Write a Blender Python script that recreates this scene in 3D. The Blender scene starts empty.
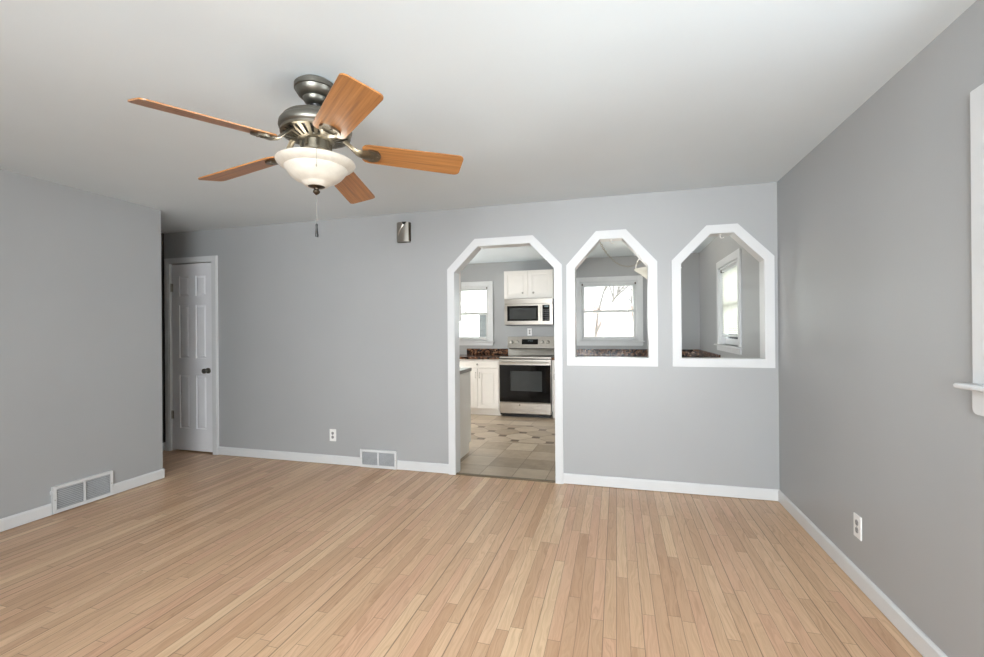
import bpy, bmesh, math, random
from mathutils import Vector, Matrix
from mathutils.geometry import tessellate_polygon

random.seed(7)
scene = bpy.context.scene
COL = scene.collection
PI = math.pi

# ------------------------------------------------------------------ camera, sky, lights, exposure
cam_data = bpy.data.cameras.new('camera')
cam_data.sensor_width = 36.0
cam_data.lens = 450.05 / 984 * 36.0
cam_data.clip_start = 0.02
cam = bpy.data.objects.new('camera', cam_data)
COL.objects.link(cam)
RX = Vector((0.96365278, 0.26703392, -0.00813706))
UP = Vector((0.00807518, 0.0013299, 0.99996651))
FW = Vector((-0.2670358, 0.96368621, 0.00087483))
cam.matrix_world = Matrix(((RX.x, UP.x, -FW.x, -1.1895), (RX.y, UP.y, -FW.y, -3.8997),
                           (RX.z, UP.z, -FW.z, 1.3354), (0, 0, 0, 1)))
scene.camera = cam

world = bpy.data.worlds.new('overcast_sky')
scene.world = world
world.use_nodes = True
bg = world.node_tree.nodes['Background']
bg.inputs['Color'].default_value = (0.93, 0.97, 1.0, 1)
bg.inputs['Strength'].default_value = 8.0

def area(name, loc, direction, w, h, power, color=(1, 1, 1), portal=False):
    d = bpy.data.lights.new(name, 'AREA')
    d.shape = 'RECTANGLE'; d.size = w; d.size_y = h; d.energy = power; d.color = color
    if portal: d.cycles.is_portal = True
    o = bpy.data.objects.new(name, d)
    COL.objects.link(o)
    o.location = loc
    o.rotation_euler = Vector(direction).to_track_quat('-Z', 'Y').to_euler()
    return o

KL_ = -4.60
area('added_rear_daylight', (-1.50, -5.93, 1.50), (0, 1, 0), 2.1, 1.5, 124, (0.93, 0.965, 1.0)).data.spread = math.radians(130)  # added lamp filling an unseen rear window
area('side_window_daylight', (0.10, -2.55, 1.62), (-1, 0, 0), 0.9, 1.0, 23, (0.92, 0.96, 1.0))
area('added_kitchen_fill', (KL_ - 0.06, 1.95, 1.25), (1, 0, 0), 1.3, 1.5, 32, (1.0, 0.90, 0.78))  # added fill to brighten the kitchen, set in an unseen opening
area('kitchen_window_portal', (-1.30, 3.50, 1.62), (0, -1, 0), 0.86, 0.96, 10, portal=True)
area('kitchen_left_window_portal', (-3.68, 3.50, 1.62), (0, -1, 0), 0.86, 0.96, 10, portal=True)
area('kitchen_side_window_portal', (0.16, 1.57, 1.60), (-1, 0, 0), 0.86, 0.96, 10, portal=True)

scene.view_settings.view_transform = 'Standard'
scene.view_settings.look = 'None'
scene.view_settings.exposure = 0.0
scene.view_settings.gamma = 1.0
scene.view_settings.use_curve_mapping = False
scene.cycles.max_bounces = 14
scene.cycles.diffuse_bounces = 8
scene.cycles.transparent_max_bounces = 24

# ------------------------------------------------------------------ helpers: colour, nodes, materials
def lin(r, g, b):
    f = lambda c: (c / 255 / 12.92) if c / 255 <= 0.04045 else ((c / 255 + 0.055) / 1.055) ** 2.4
    return (f(r), f(g), f(b), 1.0)

class Nodes:
    def __init__(self, name):
        self.mat = bpy.data.materials.new(name)
        self.mat.use_nodes = True
        self.nt = self.mat.node_tree
        self.bsdf = self.nt.nodes['Principled BSDF']
        self.out = self.nt.nodes['Material Output']
    def n(self, kind, **props):
        node = self.nt.nodes.new(kind)
        for k, v in props.items(): setattr(node, k, v)
        return node
    def link(self, a, b): self.nt.links.new(a, b)
    def put(self, sock, v):
        if hasattr(v, 'is_linked') or isinstance(v, bpy.types.NodeSocket): self.link(v, sock)
        else: sock.default_value = v
    def m(self, op, a, b=None, c=None):
        node = self.n('ShaderNodeMath', operation=op)
        self.put(node.inputs[0], a)
        if b is not None: self.put(node.inputs[1], b)
        if c is not None: self.put(node.inputs[2], c)
        return node.outputs[0]
    def pos(self):
        g = self.n('ShaderNodeNewGeometry')
        s = self.n('ShaderNodeSeparateXYZ')
        self.link(g.outputs['Position'], s.inputs[0])
        return s.outputs, g.outputs['Position']
    def obj(self):
        g = self.n('ShaderNodeTexCoord')
        s = self.n('ShaderNodeSeparateXYZ')
        self.link(g.outputs['Object'], s.inputs[0])
        return s.outputs, g.outputs['Object']
    def xyz(self, x, y, z):
        c = self.n('ShaderNodeCombineXYZ')
        for i, v in enumerate((x, y, z)): self.put(c.inputs[i], v)
        return c.outputs[0]
    def noise(self, vec, scale, detail=3.0, rough=0.5):
        t = self.n('ShaderNodeTexNoise')
        self.link(vec, t.inputs['Vector'])
        t.inputs['Scale'].default_value = scale
        t.inputs['Detail'].default_value = detail
        t.inputs['Roughness'].default_value = rough
        return t.outputs['Fac']
    def white(self, vec):
        t = self.n('ShaderNodeTexWhiteNoise', noise_dimensions='3D')
        self.link(vec, t.inputs['Vector'])
        return t.outputs['Value']
    def ramp(self, fac, stops):
        r = self.n('ShaderNodeValToRGB')
        self.link(fac, r.inputs['Fac'])
        els = r.color_ramp.elements
        while len(els) < len(stops): els.new(0.5)
        for e, (p, c) in zip(els, stops): e.position = p; e.color = c
        return r.outputs['Color']
    def mix(self, fac, a, b, blend='MIX'):
        x = self.n('ShaderNodeMix', data_type='RGBA', blend_type=blend)
        self.put(x.inputs[0], fac); self.put(x.inputs[6], a); self.put(x.inputs[7], b)
        return x.outputs[2]
    def bump(self, h, strength, dist=0.002):
        b = self.n('ShaderNodeBump')
        b.inputs['Strength'].default_value = strength
        b.inputs['Distance'].default_value = dist
        self.link(h, b.inputs['Height'])
        self.link(b.outputs[0], self.bsdf.inputs['Normal'])
    def set(self, **kw):
        for k, v in kw.items(): self.put(self.bsdf.inputs[k.replace('_', ' ')], v)

def plain(name, col, rough=0.5, metal=0.0, var=0.04, scale=6.0, bump=0.0, spec=0.5):
    """painted or metal surface with a little unevenness in tone and gloss"""
    k = Nodes(name)
    _, P = k.pos()
    f = k.noise(P, scale, 4.0)
    lo = tuple(max(0, c * (1 - var)) for c in col[:3]) + (1,)
    hi = tuple(min(1, c * (1 + var)) for c in col[:3]) + (1,)
    k.set(Base_Color=k.ramp(f, [(0.3, lo), (0.7, hi)]), Metallic=metal)
    k.set(Roughness=k.m('ADD', k.m('MULTIPLY', f, 0.12), rough - 0.06))
    k.bsdf.inputs['Specular IOR Level'].default_value = spec
    if bump: k.bump(k.noise(P, 90.0, 3.0), bump, 0.003)
    return k.mat

def metal(name, col, rough, brushed=(1, 1, 1)):
    k = Nodes(name)
    o, P = k.pos()
    v = k.xyz(k.m('MULTIPLY', o[0], brushed[0]), k.m('MULTIPLY', o[1], brushed[1]), k.m('MULTIPLY', o[2], brushed[2]))
    f = k.noise(v, 6.0, 3.0)
    k.set(Base_Color=k.ramp(f, [(0.3, tuple(c * 0.9 for c in col[:3]) + (1,)), (0.7, col)]), Metallic=1.0)
    k.set(Roughness=k.m('ADD', k.m('MULTIPLY', f, 0.14), rough - 0.07))
    return k.mat

def make_floor_wood():
    k = Nodes('oak_strip_floor')
    o, P = k.pos()
    W = 0.0572
    u = k.m('DIVIDE', o[0], W)
    row = k.m('FLOOR', u)
    fu = k.m('SUBTRACT', u, row)
    off = k.m('MULTIPLY', k.white(k.xyz(row, 3.0, 1.0)), 9.0)
    length = k.m('ADD', k.m('MULTIPLY', k.white(k.xyz(row, 8.0, 5.0)), 0.55), 0.55)
    v = k.m('DIVIDE', k.m('ADD', o[1], off), length)
    cell = k.m('FLOOR', v)
    fv = k.m('SUBTRACT', v, cell)
    rnd = k.white(k.xyz(row, cell, 0.5))
    rnd2 = k.white(k.xyz(row, cell, 7.5))
    base = k.ramp(rnd, [(0.0, lin(196, 158, 126)), (0.25, lin(206, 171, 138)), (0.5, lin(214, 180, 146)),
                        (0.75, lin(210, 170, 140)), (1.0, lin(222, 192, 157))])
    # grain: long streaks with a cathedral wobble, different on each board
    wob = k.noise(k.xyz(k.m('MULTIPLY', o[0], 9.0), k.m('MULTIPLY', o[1], 1.6), k.m('MULTIPLY', rnd2, 40.0)), 1.5, 2.0)
    gx = k.m('ADD', k.m('MULTIPLY', o[0], 60.0), k.m('MULTIPLY', wob, 9.0))
    grain = k.noise(k.xyz(gx, k.m('MULTIPLY', o[1], 1.3), k.m('MULTIPLY', rnd, 50.0)), 1.6, 4.0, 0.6)
    rings = k.m('ABSOLUTE', k.m('SINE', k.m('MULTIPLY', gx, 2.2)))
    grain2 = k.m('ADD', k.m('MULTIPLY', grain, 0.85), k.m('MULTIPLY', rings, 0.08))
    fine = k.noise(k.xyz(k.m('MULTIPLY', o[0], 240.0), k.m('MULTIPLY', o[1], 7.0), rnd), 1.0, 3.0, 0.6)
    grain2 = k.m('ADD', grain2, k.m('MULTIPLY', k.m('SUBTRACT', fine, 0.5), 0.35))
    shade = k.ramp(grain2, [(0.25, (0.78, 0.73, 0.68, 1)), (0.55, (1.0, 1.0, 1.0, 1)), (0.8, (1.05, 1.05, 1.05, 1))])
    col = k.mix(1.0, base, shade, 'MULTIPLY')
    # gaps: side joints of varying darkness, thin butt joints
    e = k.m('MINIMUM', fu, k.m('SUBTRACT', 1.0, fu))
    gapw = k.m('ADD', k.m('MULTIPLY', k.m('POWER', k.white(k.xyz(k.m('ROUND', u), 2.0, 9.0)), 2.5), 0.035), 0.016)
    side = k.m('LESS_THAN', e, gapw)
    ev = k.m('MULTIPLY', k.m('MINIMUM', fv, k.m('SUBTRACT', 1.0, fv)), length)
    butt = k.m('LESS_THAN', ev, 0.0011)
    gap = k.m('MAXIMUM', k.m('MULTIPLY', side, 0.62), k.m('MULTIPLY', butt, 0.6))
    col = k.mix(gap, col, lin(70, 46, 30))
    k.set(Base_Color=col, Roughness=k.m('ADD', k.m('MULTIPLY', grain, 0.16), 0.27))
    k.bsdf.inputs['Specular IOR Level'].default_value = 0.45
    k.bump(k.m('SUBTRACT', 1.0, gap), 0.25, 0.002)
    return k.mat

def make_tile():
    k = Nodes('beige_ceramic_tile')
    o, P = k.pos()
    S = 0.305
    ang = math.radians(-2.0)
    x = k.m('ADD', o[0], k.m('MULTIPLY', o[1], math.sin(ang)))
    y = o[1]
    # straight tiles
    a = k.m('DIVIDE', k.m('ADD', x, 2.42), S); fa = k.m('FRACT', a)
    b = k.m('DIVIDE', k.m('SUBTRACT', y, 0.02), S); fb = k.m('FRACT', b)
    ga = k.m('MINIMUM', fa, k.m('SUBTRACT', 1.0, fa)); gb = k.m('MINIMUM', fb, k.m('SUBTRACT', 1.0, fb))
    g1 = k.m('LESS_THAN', k.m('MINIMUM', ga, gb), 0.012)
    r1 = k.white(k.xyz(k.m('FLOOR', a), k.m('FLOOR', b), 1.0))
    # diagonal tiles with dots in the border band
    D = 0.42
    p = k.m('DIVIDE', k.m('ADD', x, 2.42), D); q = k.m('DIVIDE', k.m('SUBTRACT', y, 1.77), D)
    c = k.m('ADD', p, q); d = k.m('SUBTRACT', p, q)
    fc = k.m('FRACT', c); fd = k.m('FRACT', d)
    gc = k.m('MINIMUM', fc, k.m('SUBTRACT', 1.0, fc)); gd = k.m('MINIMUM', fd, k.m('SUBTRACT', 1.0, fd))
    g2 = k.m('LESS_THAN', k.m('MINIMUM', gc, gd), 0.018)
    # diamonds of the lattice sit where c and d are both whole; a dot is axis aligned
    dx = k.m('ABSOLUTE', k.m('SUBTRACT', k.m('FRACT', k.m('ADD', p, 0.5)), 0.5))
    dy = k.m('ABSOLUTE', k.m('SUBTRACT', k.m('FRACT', k.m('ADD', q, 0.5)), 0.5))
    dA = k.m('MAXIMUM', dx, dy)
    dx2 = k.m('ABSOLUTE', k.m('SUBTRACT', k.m('FRACT', p), 0.5))
    dy2 = k.m('ABSOLUTE', k.m('SUBTRACT', k.m('FRACT', q), 0.5))
    dB = k.m('MAXIMUM', dx2, dy2)
    dot = k.m('LESS_THAN', k.m('MINIMUM', dA, dB), 0.115)
    r2 = k.white(k.xyz(k.m('FLOOR', c), k.m('FLOOR', d), 4.0))
    band = k.m('MULTIPLY', k.m('GREATER_THAN', y, 1.28), k.m('LESS_THAN', y, 2.20))
    edge = k.m('MAXIMUM', k.m('LESS_THAN', k.m('ABSOLUTE', k.m('SUBTRACT', y, 1.28)), 0.006),
               k.m('LESS_THAN', k.m('ABSOLUTE', k.m('SUBTRACT', y, 2.20)), 0.006))
    grout = k.m('MAXIMUM', edge, k.m('ADD', k.m('MULTIPLY', band, g2), k.m('MULTIPLY', k.m('SUBTRACT', 1.0, band), g1)))
    rr = k.m('ADD', k.m('MULTIPLY', band, r2), k.m('MULTIPLY', k.m('SUBTRACT', 1.0, band), r1))
    mott = k.noise(P, 9.0, 5.0, 0.65)
    f = k.m('ADD', k.m('MULTIPLY', rr, 0.45), k.m('MULTIPLY', mott, 0.6))
    col = k.ramp(f, [(0.2, lin(140, 122, 102)), (0.5, lin(174, 156, 134)), (0.85, lin(198, 182, 160))])
    col = k.mix(k.m('MULTIPLY', k.m('MULTIPLY', dot, band), 0.9), col, lin(88, 66, 50))
    col = k.mix(k.m('MULTIPLY', k.m('MINIMUM', grout, 1.0), 0.75), col, lin(120, 104, 86))
    k.set(Base_Color=col, Roughness=k.m('ADD', k.m('MULTIPLY', mott, 0.15), 0.30))
    k.bump(k.m('SUBTRACT', 1.0, grout), 0.3, 0.002)
    return k.mat

def make_granite():
    k = Nodes('brown_speckled_granite')
    _, P = k.pos()
    v = k.n('ShaderNodeTexVoronoi'); k.link(P, v.inputs['Vector']); v.inputs['Scale'].default_value = 38.0
    f = k.noise(P, 22.0, 4.0, 0.7)
    s = k.n('ShaderNodeSeparateColor'); k.link(v.outputs['Color'], s.inputs[0])
    g = k.m('ADD', k.m('MULTIPLY', s.outputs[0], 0.5), k.m('MULTIPLY', f, 0.5))
    k.set(Base_Color=k.ramp(g, [(0.25, lin(18, 13, 11)), (0.45, lin(52, 34, 26)), (0.6, lin(105, 70, 48)), (0.8, lin(158, 124, 98))]),
          Roughness=0.18)
    return k.mat

def make_blade_wood():
    k = Nodes('cherry_blade_wood')
    o, P = k.obj()
    f = k.noise(k.xyz(k.m('MULTIPLY', o[0], 1.6), k.m('MULTIPLY', o[1], 55.0), k.m('MULTIPLY', o[2], 8.0)), 1.5, 4.0, 0.6)
    k.set(Base_Color=k.ramp(f, [(0.25, lin(124, 82, 48)), (0.5, lin(168, 114, 62)), (0.75, lin(192, 138, 82))]), Roughness=0.3)
    return k.mat

def make_glass(name):
    k = Nodes(name)
    tr = k.n('ShaderNodeBsdfTransparent'); tr.inputs[0].default_value = (0.96, 0.98, 0.97, 1)
    gl = k.n('ShaderNodeBsdfGlossy'); gl.inputs['Roughness'].default_value = 0.02
    fr = k.n('ShaderNodeFresnel'); fr.inputs[0].default_value = 1.45
    mx = k.n('ShaderNodeMixShader')
    k.link(fr.outputs[0], mx.inputs[0]); k.link(tr.outputs[0], mx.inputs[1]); k.link(gl.outputs[0], mx.inputs[2])
    k.link(mx.outputs[0], k.out.inputs['Surface'])
    return k.mat

def make_bowl_glass(name, glow, col=(1.0, 0.95, 0.87, 1)):
    k = Nodes(name)
    _, P = k.obj()
    f = k.noise(P, 14.0, 4.0, 0.6)
    k.set(Base_Color=k.ramp(f, [(0.3, lin(190, 184, 172)), (0.7, lin(214, 209, 198))]), Roughness=0.3)
    k.bsdf.inputs['Transmission Weight'].default_value = 0.0
    k.bsdf.inputs['Subsurface Weight'].default_value = 0.0
    if glow:
        k.set(Emission_Color=k.mix(f, tuple(c * 0.85 for c in col[:3]) + (1,), col), Emission_Strength=glow)
    return k.mat

def make_slat(name, through):
    k = Nodes(name)
    _, P = k.pos()
    d = k.n('ShaderNodeBsdfDiffuse'); t = k.n('ShaderNodeBsdfTranslucent'); mx = k.n('ShaderNodeMixShader')
    c = k.ramp(k.noise(P, 12.0), [(0.3, lin(232, 232, 226)), (0.7, lin(242, 242, 238))])
    k.link(c, d.inputs[0]); k.link(c, t.inputs[0]); mx.inputs[0].default_value = through
    k.link(d.outputs[0], mx.inputs[1]); k.link(t.outputs[0], mx.inputs[2])
    k.link(mx.outputs[0], k.out.inputs['Surface'])
    return k.mat

def make_brick():
    k = Nodes('washed_red_brick')
    o, P = k.pos()
    b = k.n('ShaderNodeTexBrick')
    k.link(k.xyz(k.m('ADD', o[0], o[1]), o[2], 0.0), b.inputs['Vector'])
    b.inputs['Color1'].default_value = lin(196, 160, 152); b.inputs['Color2'].default_value = lin(206, 172, 164)
    b.inputs['Mortar'].default_value = lin(215, 208, 202); b.inputs['Scale'].default_value = 4.0
    k.set(Base_Color=b.outputs['Color'], Roughness=0.8)
    return k.mat

def make_siding():
    k = Nodes('white_lap_siding')
    o, P = k.pos()
    f = k.m('FRACT', k.m('MULTIPLY', o[2], 8.0))
    k.set(Base_Color=k.mix(k.m('LESS_THAN', f, 0.1), lin(225, 225, 222), lin(175, 176, 178)), Roughness=0.7)
    return k.mat

M = dict(
    wall=plain('grey_wall_paint', lin(168, 170, 171), 0.40, var=0.02, scale=1.5, bump=0.06),
    hall_dark=plain('charcoal_hall_paint', lin(52, 50, 48), 0.6, var=0.05),
    ceiling=plain('white_ceiling_paint', lin(218, 227, 232), 0.75, var=0.02, scale=1.3, bump=0.10),
    trim=plain('white_trim_paint', lin(215, 217, 218), 0.32, var=0.015),
    door=plain('white_door_paint', lin(236, 237, 240), 0.36, var=0.015),
    floor=make_floor_wood(), tile=make_tile(), granite=make_granite(),
    cabinet=plain('white_cabinet_paint', lin(234, 230, 224), 0.35, var=0.015),
    laminate=plain('grey_laminate_top', lin(150, 144, 138), 0.3, var=0.25, scale=60),
    steel=metal('brushed_stainless_steel', lin(196, 190, 182), 0.30, (1, 1, 40)),
    nickel=metal('brushed_nickel', lin(176, 172, 164), 0.3),
    pewter=metal('dark_pewter_metal', lin(134, 132, 124), 0.42),
    pewter_light=metal('antique_pewter_metal', lin(134, 128, 114), 0.36),
    bronze=metal('dark_bronze_metal', lin(88, 78, 66), 0.4),
    black=plain('black_plastic', lin(20, 20, 21), 0.35, var=0.1),
    black_glass=plain('black_oven_glass', lin(8, 8, 9), 0.08, var=0.1, spec=0.3),
    oven_window=plain('smoky_oven_window_glass', lin(60, 62, 62), 0.1, var=0.1, spec=0.3),
    void=plain('dark_duct_interior', lin(168, 170, 172), 0.8, var=0.1),
    plate=plain('white_outlet_plastic', lin(240, 240, 238), 0.3, var=0.01),
    slot=plain('outlet_face_grey', lin(150, 150, 150), 0.4, var=0.03),
    threshold=plain('worn_threshold_wood', lin(112, 98, 78), 0.45, var=0.2, scale=30),
    blade=make_blade_wood(), glass=make_glass('window_glass'),
    bowl=make_bowl_glass('alabaster_fan_bowl_glass', 0.05),
    shade=make_slat('white_opal_shade_glass', 0.4),
    chain=metal('pale_chain_metal', lin(170, 164, 150), 0.4),
    slat=make_slat('white_blind_slat', 0.6), brick=make_brick(), siding=make_siding(),
    ground=plain('pale_winter_ground', lin(190, 186, 176), 0.9, var=0.2, scale=0.8),
    bark=plain('grey_bark', lin(104, 98, 94), 0.9, var=0.2, scale=8),
    roof=plain('grey_roof_shingle', lin(165, 163, 164), 0.9, var=0.2, scale=8),
    button=plain('dim_grey_buttons', lin(74, 74, 76), 0.4, var=0.03),
    digit=plain('pale_display_digits', lin(120, 138, 142), 0.4, var=0.0),
)

# ------------------------------------------------------------------ helpers: geometry
class MB:
    """collects shapes; build() links them as ONE mesh object"""
    def __init__(self): self.bm = bmesh.new()
    def add(self, verts, faces):
        vs = [self.bm.verts.new(v) for v in verts]
        for f in faces:
            try: self.bm.faces.new([vs[i] for i in f])
            except ValueError: pass
        return self
    def box(self, x0, x1, y0, y1, z0, z1, bevel=0.0, seg=1):
        x0, x1 = sorted((x0, x1)); y0, y1 = sorted((y0, y1)); z0, z1 = sorted((z0, z1))
        b = bmesh.new()
        vs = [b.verts.new((x, y, z)) for x in (x0, x1) for y in (y0, y1) for z in (z0, z1)]
        for f in ((0, 1, 3, 2), (4, 6, 7, 5), (0, 4, 5, 1), (2, 3, 7, 6), (0, 2, 6, 4), (1, 5, 7, 3)):
            b.faces.new([vs[i] for i in f])
        if bevel: bmesh.ops.bevel(b, geom=b.edges[:], offset=bevel, segments=seg, affect='EDGES', profile=0.6)
        return self.merge(b)
    def merge(self, b, mat=None):
        b.verts.ensure_lookup_table()
        if mat is not None: bmesh.ops.transform(b, matrix=mat, verts=b.verts[:])
        b.verts.index_update()
        vs = [self.bm.verts.new(v.co) for v in b.verts]
        for f in b.faces: self.bm.faces.new([vs[v.index] for v in f.verts])
        b.free(); return self
    def lathe(self, c, prof, n=32, axis='Z', closed_ends=True):
        """prof: list of (radius, height along axis)"""
        c = Vector(c); rings = []
        for r, h in prof:
            ring = []
            for i in range(n):
                a = 2 * PI * i / n
                p = {'Z': Vector((r * math.cos(a), r * math.sin(a), h)),
                     'Y': Vector((r * math.cos(a), h, r * math.sin(a))),
                     'X': Vector((h, r * math.cos(a), r * math.sin(a)))}[axis]
                ring.append(self.bm.verts.new(c + p))
            rings.append(ring)
        for A, B in zip(rings, rings[1:]):
            for i in range(n):
                self.bm.faces.new((A[i], A[(i + 1) % n], B[(i + 1) % n], B[i]))
        if closed_ends:
            for ring in (rings[0], rings[-1]): self.bm.faces.new(ring)
        return self
    def tube(self, pts, r, n=8, closed=False):
        pts = [Vector(p) for p in pts]; rings = []
        rr = r if isinstance(r, (list, tuple)) else [r] * len(pts)
        N = len(pts)
        for i, p in enumerate(pts):
            if closed: t = pts[(i + 1) % N] - pts[i - 1]
            else: t = pts[min(i + 1, N - 1)] - pts[max(i - 1, 0)]
            t.normalize()
            ref = Vector((0, 0, 1)) if abs(t.z) < 0.9 else Vector((1, 0, 0))
            a = t.cross(ref).normalized(); b = t.cross(a).normalized()
            rings.append([self.bm.verts.new(p + (a * math.cos(2 * PI * k / n) + b * math.sin(2 * PI * k / n)) * rr[i]) for k in range(n)])
        pairs = list(zip(rings, rings[1:])) + ([(rings[-1], rings[0])] if closed else [])
        for A, B in pairs:
            for k in range(n): self.bm.faces.new((A[k], A[(k + 1) % n], B[(k + 1) % n], B[k]))
        if not closed:
            for ring in (rings[0], rings[-1]): self.bm.faces.new(ring)
        return self
    def prism(self, outer, holes, to3, d0, d1):
        """polygon with holes in (u, v), swept from depth d0 to d1; to3(u, v, d) gives the point"""
        loops = [outer] + list(holes)
        tri = tessellate_polygon([[Vector((u, v, 0)) for u, v in L] for L in loops])
        flat = [q for L in loops for q in L]
        A = [self.bm.verts.new(to3(u, v, d0)) for u, v in flat]
        B = [self.bm.verts.new(to3(u, v, d1)) for u, v in flat]
        for t in tri:
            self.bm.faces.new([A[i] for i in t]); self.bm.faces.new([B[i] for i in reversed(t)])
        s = 0
        for L in loops:
            for i in range(len(L)):
                j = (i + 1) % len(L)
                self.bm.faces.new((A[s + i], A[s + j], B[s + j], B[s + i]))
            s += len(L)
        return self
    def build(self, name, mat, parent=None, smooth=False, origin=None):
        bm = self.bm
        bmesh.ops.recalc_face_normals(bm, faces=bm.faces[:])
        me = bpy.data.meshes.new(name)
        if parent is not None:
            inv = parent.matrix_world.inverted()
            bmesh.ops.transform(bm, matrix=inv, verts=bm.verts[:])
            loc = Vector((0, 0, 0))
        else:
            xs = [v.co.x for v in bm.verts]; ys = [v.co.y for v in bm.verts]; zs = [v.co.z for v in bm.verts]
            loc = Vector(origin) if origin else Vector(((min(xs) + max(xs)) / 2, (min(ys) + max(ys)) / 2, min(zs)))
            bmesh.ops.translate(bm, verts=bm.verts[:], vec=-loc)
        bm.to_mesh(me); bm.free()
        me.materials.append(mat)
        if smooth:
            me.polygons.foreach_set('use_smooth', [True] * len(me.polygons))
            me.set_sharp_from_angle(angle=math.radians(38))
        o = bpy.data.objects.new(name, me)
        COL.objects.link(o)
        if parent is not None:
            o.parent = parent
            o.matrix_world = parent.matrix_world.copy()
            o.matrix_parent_inverse = Matrix()
            o.matrix_basis = Matrix()
        else:
            o.location = loc
            o.matrix_world = Matrix.Translation(loc)
        return o

def thing(name, label, cat, loc, group=None):
    o = bpy.data.objects.new(name, None)
    COL.objects.link(o)
    o.empty_display_size = 0.1
    o.location = loc; o.matrix_world = Matrix.Translation(Vector(loc))
    return tag(o, label, cat, group)
def tag(o, label, cat, group=None):
    o['label'] = label; o['category'] = cat
    if group: o['group'] = group
    return o
def struct(o):
    o['kind'] = 'structure'; return o

def offset_poly(poly, d):
    """grow a convex polygon (any winding) by d"""
    n = len(poly)
    area2 = sum(poly[i][0] * poly[(i + 1) % n][1] - poly[(i + 1) % n][0] * poly[i][1] for i in range(n))
    s = 1 if area2 > 0 else -1
    L = []
    for i in range(n):
        (x0, y0), (x1, y1) = poly[i], poly[(i + 1) % n]
        dx, dy = x1 - x0, y1 - y0; l = math.hypot(dx, dy)
        nx, ny = s * dy / l, -s * dx / l
        L.append((x0 + nx * d, y0 + ny * d, dx, dy))
    out = []
    for i in range(n):
        x0, y0, dx0, dy0 = L[i - 1]; x1, y1, dx1, dy1 = L[i]
        t = ((x1 - x0) * dy1 - (y1 - y0) * dx1) / (dx0 * dy1 - dy0 * dx1)
        out.append((x0 + dx0 * t, y0 + dy0 * t))
    return out
def rect(a, b, c, d): return [(a, c), (b, c), (b, d), (a, d)]
XZ = lambda u, v, d: (u, d, v)      # a wall facing along Y
YZ = lambda u, v, d: (d, u, v)      # a wall facing along X
XY = lambda u, v, d: (u, v, d)

H = 2.44
KB = 3.35            # kitchen far wall
KL = -4.60           # kitchen left wall
REAR = -6.0          # wall behind the camera
LW = -5.18           # left wall face
HALL = -6.095        # hall end wall face

# ------------------------------------------------------------------ the shell
door_in = [(-2.622, 0.0), (-2.622, 1.857), (-2.395, 2.083), (-1.920, 2.083), (-1.708, 1.857), (-1.708, 0.0)]
w2_in = [(-1.531, 1.087), (-1.531, 1.848), (-1.321, 2.081), (-1.142, 2.081), (-0.938, 1.848), (-0.938, 1.087)]
w3_in = [(-0.689, 1.087), (-0.689, 1.848), (-0.471, 2.072), (-0.306, 2.072), (-0.094, 1.848), (-0.094, 1.087)]
def open_bottom(poly, d):
    q = offset_poly(poly, d)
    return [(q[0][0], 0.0)] + q[1:-1] + [(q[-1][0], 0.0)]
dh = open_bottom(door_in, 0.016)
hall_door = (-5.995, -5.422, 2.082)     # slab left, right, top
hd = (hall_door[0] - 0.012, hall_door[1] + 0.012, hall_door[2] + 0.012)

back_outline = [(-6.25, 0.0), (hd[0], 0.0), (hd[0], hd[2]), (hd[1], hd[2]), (hd[1], 0.0)] + dh + [(0.0, 0.0), (0.0, H), (-6.25, H)]
struct(MB().prism(back_outline, [offset_poly(w2_in, 0.016), offset_poly(w3_in, 0.016)], XZ, 0.0, 0.10).build('wall_back', M['wall']))

lr_win = (-2.98, -2.06, 1.135, 2.049)     # living room side window opening: y0, y1, z0, z1
kr_win = (1.12, 2.02, 1.135, 2.03)
struct(MB().prism([(REAR, 0), (KB, 0), (KB, H), (REAR, H)],
                  [rect(lr_win[0], lr_win[1], lr_win[2], lr_win[3]), rect(kr_win[0], kr_win[1], kr_win[2], kr_win[3])],
                  YZ, 0.0, 0.16).build('wall_right', M['wall']))
struct(MB().box(LW - 0.12, LW, REAR, -0.755, 0, H).build('wall_left', M['wall']))
struct(MB().box(HALL - 0.1, HALL, -3.0, 0.0, 0, H).build('wall_hall', M['hall_dark']))
struct(MB().box(HALL, LW - 0.12, -3.1, -3.0, 0, H).build('wall_hall_light_block', M['wall']))  # unseen wall added to keep light from leaking into the hall
added_pic_win = (-2.55, -0.45, 0.78, 2.22)  # added opening for the rear daylight, out of view
struct(MB().prism(rect(LW - 0.12, 0.16, 0, H), [rect(*added_pic_win)], XZ, REAR - 0.14, REAR).build('wall_front', M['wall']))
kc_win = (-1.745, -0.875, 1.135, 2.06)
kl_win = (-4.12, -3.252, 1.135, 2.06)
struct(MB().prism(rect(KL - 0.1, 0.16, 0, H), [rect(*kc_win), rect(*kl_win)], XZ, KB, KB + 0.15).build('wall_kitchen', M['wall']))
added_patio = (1.15, 2.65, 0.12, 2.08)  # unseen glazed opening added to bring daylight into the kitchen
struct(MB().prism(rect(0.10, KB, 0, H), [rect(*added_patio)], YZ, KL - 0.1, KL).build('wall_kitchen_left', M['wall']))
m = MB().prism(offset_poly(rect(*added_patio), 0.07), [rect(*added_patio)], YZ, KL, KL + 0.018)
m.prism(rect(*added_patio), [offset_poly(rect(added_patio[0], 1.87, added_patio[2], added_patio[3]), -0.06), offset_poly(rect(1.93, added_patio[1], added_patio[2], added_patio[3]), -0.06)], YZ, KL - 0.03, KL - 0.002)
pd = struct(m.build('added_patio_door', M['trim']))  # frame of the added opening, never in view
struct(MB().box(-6.35, 0.16, REAR - 0.14, KB + 0.15, H, H + 0.12).build('ceiling', M['ceiling']))
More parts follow.
